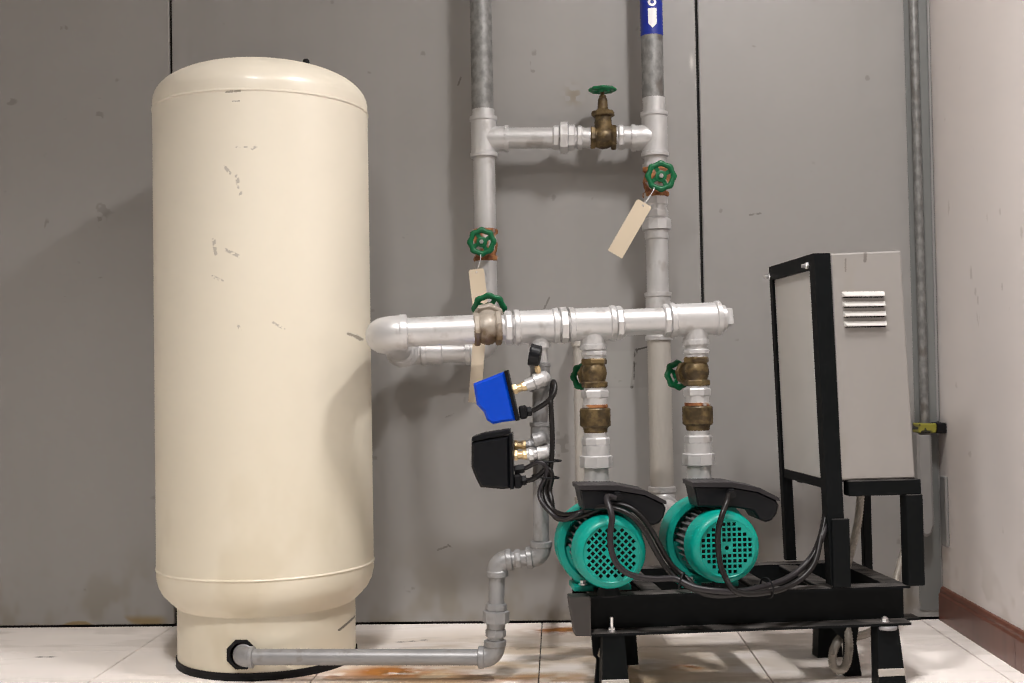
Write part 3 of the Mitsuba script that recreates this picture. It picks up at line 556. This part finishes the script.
put(fr, 'stay', prism([(0.668, 0.0), (0.712, 0.0), (0.70, 0.085), (0.712, 0.150), (0.640, 0.150), (0.636, 0.125), (0.672, 0.090)], 0.02, S(0, 0.12, 0), EX, EZ, EY), 'm_black', False)
for x in (0.050, 0.735):
    put(fr, 'bolt', cat(cyl(S(x, 0.018, Z0 + 0.006), S(x, 0.018, Z0 + 0.0085), 0.011, 16), nut(S(x, 0.018, Z0 + 0.0085), S(x, 0.018, Z0 + 0.017), 0.0085), cyl(S(x, 0.018, Z0 + 0.016), S(x, 0.018, Z0 + (0.042 if x < 0.1 else 0.02)), 0.0045, 12)), 'm_chrome', 20, 'bright steel bolt on the lower flange')
put(fr, 'levelling_nut', cyl(S(0.737, 0.012, Z0 - 0.010), S(0.737, 0.012, Z0 - 0.001), 0.025, 24, 0.002), 'm_dull', 30)

# ---- control cabinet
cb = thing('control_cabinet', 'tall beige-grey steel control cabinet with louvers, standing on the right end of the black frame', 'cabinet')
front = [(0.613, 1.074), (0.794, 1.080), (0.815, 0.513), (0.623, 0.513)]
put(cb, 'body', bevprism(front, 0.375, S(0, 0.0, 0), EX, EZ, EY, 0.004), 'm_cab', False)
X1 = lambda z, a=0.607: a + (1.074 - z) * 0.028      # the cabinet leans a little to the left
def slab(xa, xb, y0, y1, z0, z1):
    return prism([(X1(z0, xa), z0), (X1(z0, xb), z0), (X1(z1, xb), z1), (X1(z1, xa), z1)], y1 - y0, S(0, y0, 0), EX, EZ, EY)
dr_ = put(cb, 'door', slab(0.590, 0.612, 0.030, 0.385, 0.512, 1.066), 'm_louver', False, 'plain door panel facing left, its grey lightened in place of light')  # paler than the body: colour stands in for light the lamps do not give
df = put(cb, 'door_frame', cat(slab(0.570, 0.611, -0.004, 0.034, 0.256, 1.075), slab(0.583, 0.611, 0.380, 0.405, 0.256, 1.078), slab(0.576, 0.611, 0.034, 0.380, 1.040, 1.077), slab(0.586, 0.611, 0.034, 0.380, 0.488, 0.512)), 'm_black', False, 'black steel frame around the door, standing on the skid')
for y, a, ln in ((0.383, 0.583, 0.022), (0.06, 0.577, 0.018)):
    put(cb, 'bolt', cat(cyl(S(X1(1.045, a), y, 1.050), S(X1(1.045, a - ln), y, 1.050), 0.0045, 12), nut(S(X1(1.045, a), y, 1.050), S(X1(1.045, a - 0.008), y, 1.050), 0.009)), 'm_chrome', 20, 'small silver bolt')
for k in range(4):
    z = 0.972 - k * 0.0245; xa, xb = 0.643 + k * 0.0012, 0.744 + k * 0.0012
    # pressed louver: hood sloping out, closed ends, open below
    A = [S(xa - 0.004, -0.001, z + 0.007), S(xb + 0.004, -0.001, z + 0.007), S(xb, -0.013, z - 0.004), S(xa, -0.013, z - 0.004), S(xa - 0.004, -0.001, z - 0.006), S(xb + 0.004, -0.001, z - 0.006), S(xa, -0.0125, z - 0.006), S(xb, -0.0125, z - 0.006)]
    put(cb, 'louver', tm(A, [(0, 3, 2), (0, 2, 1), (0, 4, 3), (4, 6, 3), (1, 2, 5), (5, 2, 7), (3, 6, 7), (3, 7, 2)]), 'm_louver', False, 'pressed steel louver')
    put(cb, 'louver_slot', sbx((xa, -0.004, z - 0.0088), (xb, 0.0005, z - 0.006), 0.0005), 'm_dark', False)
st = thing('cabinet_stand', 'black steel stand of bars under the beige-grey cabinet at the right', 'stand')
put(st, 'crossbar', sbx((0.642, -0.008, 0.474), (0.826, 0.030, 0.512)), 'm_black', False)
put(st, 'crossbar', sbx((0.638, 0.345, 0.474), (0.822, 0.375, 0.512)), 'm_black', False)
put(st, 'leg', sbx((0.786, -0.012, 0.250), (0.828, 0.030, 0.475)), 'm_black', False)
put(st, 'leg', sbx((0.822, 0.362, 0.150), (0.846, 0.385, 0.512)), 'm_black', False)
put(st, 'post_foot', sbx((0.596, -0.012, 0.252), (0.640, -0.005, 0.420), 0.002), 'm_black', False, 'flat bar bolted over the foot of the front post')

# ================================================================== tank pipe with the switches
PR, PY = 0.0205, -0.69
tp = thing('tank_pipe', 'thin grey pipe from the foot of the tank, stepping up to the manifold', 'pipe')
A0, A1, A2, A3 = V(HX + 0.006, PY, HZ), V(-0.172, PY, 0.0635), V(-0.163, PY, 0.308), V(-0.049, PY, 0.320)
top = MP(-0.095, -0.055)
put(tp, 'elbow', elbow(A0, (0, 1, 0), unit(A1 - A0), 0.024, 0.0255, 0.009, 20), 'm_dull', 40)
put(tp, 'pipe', cyl(A0 + V(0.034, 0, 0), A1 - V(0.034, 0, 0), PR, 28), 'm_dull', 40)
put(tp, 'elbow', elbow(A1, unit(A0 - A1), (0, 0, 1), 0.030, 0.0260, 0.012, 20), 'm_dull', 40)
u_ = lambda t: A1 + unit(A2 - A1) * t
put(tp, 'union', cat(cyl(u_(0.045), u_(0.135), PR, 24), nut(u_(0.052), u_(0.072), 0.0265, 8), cyl(u_(0.075), u_(0.112), 0.024, 24), lathe([(0.088, 0.026), (0.090, 0.0345), (0.118, 0.0345), (0.120, 0.028)], A1, unit(A2 - A1), 8), nut(u_(0.120), u_(0.138), 0.028, 8)), 'm_dull', 30)
put(tp, 'pipe', cyl(u_(0.135), u_(0.205), PR, 24), 'm_dull', 40)
put(tp, 'elbow', elbow(A2, (0, 0, -1), unit(A3 - A2), 0.028, 0.0260, 0.012, 20), 'm_dull', 40)
put(tp, 'nipple', cat(cyl(A2 + unit(A3 - A2) * 0.03, A3 - unit(A3 - A2) * 0.03, PR, 24), nut(A2 + V(0.046, 0, 0.005), A2 + V(0.062, 0, 0.0066), 0.025, 8)), 'm_dull', 30)
put(tp, 'elbow', elbow(A3, unit(A2 - A3), (0, 0, 1), 0.028, 0.0260, 0.012, 20), 'm_dull', 40)
Tp = lambda z: A3 + (top - A3) * ((z - A3[2]) / (top[2] - A3[2]))
put(tp, 'pipe', cyl(Tp(0.36), Tp(0.560), PR, 28), 'm_dull', 40)
put(tp, 'tee', cat(band_cyl(Tp(0.558), Tp(0.664), 0.0255, 0.010)), 'm_dull', 30)
put(tp, 'pipe', cyl(Tp(0.662), Tp(0.745), PR, 28), 'm_dull', 40)
put(tp, 'tee', cat(band_cyl(Tp(0.742), Tp(0.818), 0.0255, 0.010)), 'm_dull', 30)
put(tp, 'pipe', cyl(Tp(0.817), Tp(0.872), PR, 28), 'm_silver', 40)

YS = -0.725
def pswitch(label, poly, plate, mat, gl, tilt, fit, extra=None):
    t = thing('pressure_switch', label, 'switch')
    put(t, 'cover', bevprism(poly, 0.078, (0, YS - 0.039, 0), (1, 0, 0), (0, 0, 1), (0, 1, 0), 0.006), mat, False)
    put(t, 'base_plate', bevprism(plate, 0.084, (0, YS - 0.042, 0), (1, 0, 0), (0, 0, 1), (0, 1, 0), 0.002), 'm_plastic', False, 'black base plate')
    gp, gd = gl
    gp = np.asarray(gp); gd = unit(gd); 
    put(t, 'cable_gland', cat(bbox(gp + gd * 0.008, (0.020, 0.040, 0.034), np.stack([gd, V(0, 1, 0), np.cross(gd, V(0, 1, 0))]), 0.004), nut(gp + gd * 0.018, gp + gd * 0.030, 0.0135)), 'm_rubber', 20)
    for a, b in fit:
        a, b = np.asarray(a), np.asarray(b); d = unit(b - a); L = np.linalg.norm(b - a)
        put(t, 'brass_nipple', cat(nut(a, a + d * L * 0.30, 0.0145), cyl(a, b, 0.010, 18), nut(a + d * L * 0.62, b, 0.0125, 8)), 'm_gold', 20, 'brass connector')
    return t
t1 = pswitch('bright blue plastic pressure switch tilted on the thin pipe, above the black one', [(-0.212, 0.767), (-0.204, 0.714), (-0.186, 0.694), (-0.179, 0.674), (-0.163, 0.664), (-0.138, 0.669), (-0.107, 0.672), (-0.134, 0.796)], [(-0.133, 0.798), (-0.124, 0.800), (-0.0975, 0.672), (-0.1065, 0.671)], 'm_blue', ((-0.096, YS, 0.691), (1, 0, 0.10)), 0, [((-0.113, YS, 0.749), (-0.077, YS, 0.760))])
t2 = pswitch('black plastic pressure switch on the thin pipe, below the blue one', [(-0.219, 0.618), (-0.220, 0.557), (-0.209, 0.528), (-0.198, 0.506), (-0.141, 0.500), (-0.1235, 0.502), (-0.1235, 0.634), (-0.21, 0.622)], [(-0.1235, 0.640), (-0.1155, 0.640), (-0.1145, 0.500), (-0.1230, 0.500)], 'm_plastic', ((-0.113, YS, 0.516), (1, 0, 0.10)), 0, [((-0.114, YS, 0.582), (-0.078, YS, 0.584)), ((-0.114, YS + 0.03, 0.606), (-0.082, YS + 0.03, 0.606))])
put(t2, 'cover_lid', bevprism([(-0.219, 0.621), (-0.217, 0.632), (-0.19, 0.641), (-0.127, 0.650), (-0.122, 0.650), (-0.122, 0.638)], 0.080, (0, YS - 0.040, 0), (1, 0, 0), (0, 0, 1), (0, 1, 0), 0.002), 'm_plastic', False)
put(t2, 'cable_gland', nut((-0.113, YS, 0.545), (-0.088, YS, 0.549), 0.0125), 'm_rubber', 20)
# silver branch pieces between switches and pipe
put(tp, 'branch_fitting', cat(cyl((-0.079, YS, 0.759), (-0.045, YS, 0.772), 0.0165, 20), elbow((-0.036, YS, 0.776), (-1, 0, -0.33), (0, 1, 0), 0.016, 0.0185, 0.006, 18), cyl((-0.036, YS + 0.02, 0.776), (-0.041, PY, 0.78), 0.017, 18)), 'm_silver', 40)
put(tp, 'branch_fitting', cat(cyl((-0.080, YS, 0.584), (-0.04, YS, 0.587), 0.0155, 20), nut((-0.076, YS, 0.584), (-0.062, YS, 0.585), 0.0185, 8), elbow((-0.030, YS, 0.588), (-1, 0, -0.1), (0, 1, 0), 0.017, 0.020, 0.006, 18), cyl((-0.030, YS + 0.02, 0.588), (-0.042, PY, 0.59), 0.017, 18)), 'm_silver', 40)
put(tp, 'branch_fitting', cat(cyl((-0.083, YS + 0.03, 0.606), (-0.040, YS + 0.03, 0.608), 0.0125, 20), nut((-0.078, YS + 0.03, 0.606), (-0.066, YS + 0.03, 0.606), 0.0155, 8), elbow((-0.042, YS - 0.004, 0.625), (-1, 0, -0.3), (0, 1, 0), 0.015, 0.0165, 0.005, 18)), 'm_dull', 40)
pg = thing('pressure_gauge', 'small black pressure gauge seen edge-on under the manifold, above the blue switch', 'gauge')
gd = unit((-0.98, 0.06, 0.20)); gc = V(-0.054, YS - 0.004, 0.836)
put(pg, 'case', lathe([(-0.014, 0.018), (-0.012, 0.026), (0.008, 0.027), (0.012, 0.0285), (0.015, 0.0275), (0.015, 0.025), (0.012, 0.024)], gc, gd, 32), 'm_plastic', 30)
put(pg, 'dial', lathe([(0.0115, 0.024), (0.0125, 0.0238)], gc, gd, 32), 'm_white', 30, 'pale round dial')
put(pg, 'stem', cat(cyl(gc + V(0.003, 0, -0.026), (-0.046, YS, 0.786), 0.006, 14), nut(gc + V(0.004, 0, -0.030), gc + V(0.006, 0, -0.042), 0.0085)), 'm_gold', 20, 'brass stem')

# ================================================================== tags
def tag(label, a, b, w, tip, tw=0.0):
    """card from a (hole end) to b, hung by a string from tip."""
    t = thing('paper_tag', label, 'tag'); a, b = np.asarray(a, float), np.asarray(b, float)
    d = unit(b - a); s = unit(np.cross(d, V(math.sin(tw), -math.cos(tw), 0))); L = np.linalg.norm(b - a); nrm = np.cross(s, d)
    card = Polygon([(-w / 2 + 0.004, 0), (w / 2 - 0.004, 0), (w / 2, 0.005), (w / 2, L), (-w / 2, L), (-w / 2, 0.005)]).difference(Point(0, 0.009).buffer(0.003))
    put(t, 'card', prism(card, 0.0009, a, s, d, nrm), 'm_tag', False)
    h = a + d * 0.009; tip = np.asarray(tip, float)
    put(t, 'string', tube(spline([tip, (tip + h) / 2 + V(0.003, -0.002, 0), h - nrm * 0.0015, h + nrm * 0.003]), 0.0011, 6), 'm_white', 40, 'thin pale string')
tag('blank tan paper tag hanging askew from the right riser valve', (0.268, -0.262, 1.288), (0.178, -0.252, 1.138), 0.049, (0.300, -0.226, 1.338), 0.1)
tag('blank tan paper tag hanging below the left riser valve, behind the manifold valve', (-0.236, -0.232, 1.105), (-0.219, -0.225, 0.93), 0.047, (-0.222, -0.226, 1.150), -0.15)
tag('blank tan paper tag hanging behind the manifold valve, its end showing beside the blue switch', (-0.207, -0.56, 0.900), (-0.224, -0.552, 0.714), 0.034, (-0.206, -0.575, 0.945), 0.05)

# ================================================================== cables
def cable(label, pts, r, mat='m_cable', name='power_cable', group=None):
    t = thing(name, label, 'cable', group)
    key = t
    scene[key] = mikit.ply(tube(spline(pts), r, 10), mat, smooth=60)
    return t
main = [(-0.026, -0.72, 0.76), (-0.017, -0.735, 0.722), (-0.015, -0.735, 0.646), (-0.017, -0.735, 0.582), (-0.025, -0.735, 0.532), (-0.036, -0.735, 0.494), (-0.031, -0.75, 0.465), (-0.009, -0.77, 0.442), (0.036, -0.82, 0.443), (0.084, -0.865, 0.462), (0.125, -0.897, 0.466), (0.172, -0.912, 0.446), (0.206, -0.915, 0.401), (0.226, -0.90, 0.363), (0.258, -0.885, 0.312), (0.292, -0.90, 0.283), (0.33, -0.915, 0.268), (0.389, -0.928, 0.262), (0.461, -0.89, 0.266), (0.528, -0.85, 0.279), (0.592, -0.815, 0.306), (0.624, -0.80, 0.34), (0.645, -0.785, 0.38), (0.668, -0.755, 0.45), (0.690, -0.720, 0.511)]
g1 = [(-0.066, YS, 0.694), (-0.048, YS - 0.004, 0.703), (-0.021, YS - 0.012, 0.722), (-0.006, YS - 0.008, 0.747), (-0.010, YS + 0.012, 0.768), (-0.022, YS + 0.02, 0.762)]
M = np.array(main)
cable('black cable looping from the blue switch, down the thin pipe and over the left pump', g1[:5] + [(-0.014, YS + 0.016, 0.745)] + [tuple(q) for q in M[1:]], 0.0066)
off = np.array([[0.012, -0.004, -0.006]] * len(M)); off[:7] = [0.012, 0.002, 0.0]; off[7:] = [-0.004, 0.014, -0.012]; off[10:16] = [0.014, 0.014, 0.006]; off[16:] = [0.0, 0.016, -0.004]
cable('black cable from the black switch, bundled down the thin pipe towards the pumps', [(-0.084, YS, 0.518), (-0.066, YS - 0.006, 0.522), (-0.045, YS - 0.012, 0.537), (-0.028, YS - 0.014, 0.548), (-0.018, YS - 0.016, 0.530)] + [tuple(q) for q in (M + off)[5:]], 0.0066)
off2 = np.array([[-0.013, -0.006, 0.0]] * len(M)); off2[7:] = [0.004, -0.010, -0.013]
short = [tuple(q) for q in (M + off2)[5:8]]
cable('thin black cable from the upper gland of the black switch to the bundle', [(-0.089, YS, 0.549), (-0.072, YS - 0.006, 0.556), (-0.05, YS - 0.016, 0.565), (-0.032, YS - 0.018, 0.556), (-0.033, YS - 0.018, 0.53)] + short + [(0.03, -0.838, 0.437), (0.06, -0.842, 0.452)], 0.0058, 'm_greycable')
p1 = [(0.094, -0.885, 0.492), (0.112, -0.913, 0.488), (0.122, -0.938, 0.455), (0.119, -0.942, 0.419), (0.118, -0.942, 0.384), (0.127, -0.942, 0.349), (0.148, -0.942, 0.323), (0.186, -0.935, 0.307), (0.234, -0.925, 0.301), (0.27, -0.915, 0.299), (0.306, -0.928, 0.284), (0.364, -0.938, 0.274), (0.424, -0.915, 0.268), (0.488, -0.875, 0.272), (0.556, -0.835, 0.287), (0.616, -0.80, 0.33), (0.648, -0.785, 0.38), (0.680, -0.745, 0.45), (0.705, -0.715, 0.511)]
p1[0] = tuple(S(0.056, -0.037, 0.488))
cable('grey-black power cable hanging from the left terminal box across the left fan grille', p1, 0.0075, 'm_greycable')
p2 = [tuple(S(0.331, -0.037, 0.488)), (0.397, -0.895, 0.474), (0.382, -0.912, 0.442), (0.374, -0.914, 0.412), (0.373, -0.914, 0.365), (0.379, -0.916, 0.322), (0.389, -0.922, 0.298), (0.400, -0.932, 0.278), (0.425, -0.93, 0.266), (0.48, -0.905, 0.262), (0.55, -0.86, 0.270), (0.612, -0.825, 0.31), (0.640, -0.790, 0.37), (0.675, -0.735, 0.45), (0.700, -0.695, 0.511)]
cable('black power cable hanging from the right terminal box across the right fan grille', p2, 0.0072, 'm_cable')
def tie(label, c, axis, r):
    t = thing('cable_tie', label, 'cable tie'); u, v, w = basis(axis); c = np.asarray(c, float)
    a = np.linspace(0, 2 * np.pi, 25); scene[t] = mikit.ply(cat(tube([c + u * math.cos(q) * r + v * math.sin(q) * r for q in a], 0.0022, 6), cyl(c + u * r, c + u * (r + 0.022), 0.002, 6)), 'm_rubber', smooth=50)
tie('black cable tie round the bundle and thin pipe, just right of the black switch', (-0.028, -0.712, 0.566), (0, 0, 1), 0.034)
tie('black cable tie on the thin pipe, lowest on the bundle below the black switch', (-0.034, -0.715, 0.526), (0.1, 0, 1), 0.034)
tie('black cable tie holding the cables together between the two pumps', (0.286, -0.905, 0.292), (0.9, -0.3, -0.3), 0.020)
tie('black cable tie holding the cables together right of the right pump', (0.49, -0.885, 0.270), (0.9, 0.5, 0.1), 0.024)

# ================================================================== conduits
def hose(label, pts, r):
    t = thing('flexible_conduit', label, 'conduit'); P = spline(pts, 0.0022)
    k = np.arange(len(P)); rr_ = r * (1 + 0.09 * np.cos(k * 2 * np.pi / 4))
    scene[t] = mikit.ply(tube(P, rr_, 12), 'm_hose', smooth=60)
hose('grey corrugated conduit dropping from the cabinet down through the frame and curling under it', [tuple(S(0.772, 0.25, 0.512)), tuple(S(0.771, 0.25, 0.44)), tuple(S(0.758, 0.25, 0.354)), tuple(S(0.731, 0.24, 0.277)), tuple(S(0.700, 0.20, 0.19)), (0.733, -0.665, 0.10), (0.729, -0.675, 0.058), (0.710, -0.69, 0.026), (0.690, -0.69, 0.030), (0.690, -0.675, 0.062), (0.712, -0.64, 0.085), (0.745, -0.56, 0.075), (0.82, -0.45, 0.056), (0.90, -0.30, 0.040), (0.97, -0.16, 0.030)], 0.0105)
hose('thin grey corrugated conduit slanting from the wall box down behind the frame', [(1.098, -0.075, 0.318), (1.075, -0.10, 0.315), (1.050, -0.15, 0.29), (1.019, -0.20, 0.258), (0.98, -0.26, 0.20), (0.95, -0.30, 0.135)], 0.009)
wc = thing('wall_conduit', 'weathered grey conduit pipe running down the corner beside the right wall', 'conduit')
put(wc, 'pipe', tube([(1.137, -0.040, CEIL - 0.01), (1.137, -0.040, 0.585)], 0.0130, 20), 'm_galv', 40)
put(wc, 'cable_pipe', tube([(1.188, -0.035, CEIL - 0.01), (1.184, -0.02, 0.62)], 0.004, 10), 'm_pvc', 40)
wb = thing('wall_box', 'rounded grey conduit box at the foot of the conduit, behind the stand', 'box')
pts = Polygon([(1.104, 0.585), (1.148, 0.585), (1.150, 0.30), (1.140, 0.275), (1.125, 0.266), (1.110, 0.275), (1.102, 0.30)])
put(wb, 'body', bevprism(list(pts.exterior.coords)[:-1], 0.066, (0, -0.071, 0), (1, 0, 0), (0, 0, 1), (0, 1, 0), 0.008), 'm_pvc', False)
put(wb, 'connector', nut((1.103, -0.075, 0.316), (1.090, -0.085, 0.318), 0.013), 'm_chrome', 20)
put(wb, 'wall_cover', span((XR - 0.010, -0.075, 0.235), (XR - 0.001, -0.025, 0.45), 0.003), 'm_pvc', False)
pc = thing('pipe_clip', 'yellow and black striped clip round the conduit in the corner', 'clip')
put(pc, 'band', span((1.108, -0.075, 0.586), (1.162, -0.006, 0.615), 0.003), 'm_clip', False)
put(pc, 'bracket', span((1.162, -0.080, 0.584), (1.191, -0.006, 0.616), 0.003), 'm_rubber', False, 'black end of the clip')
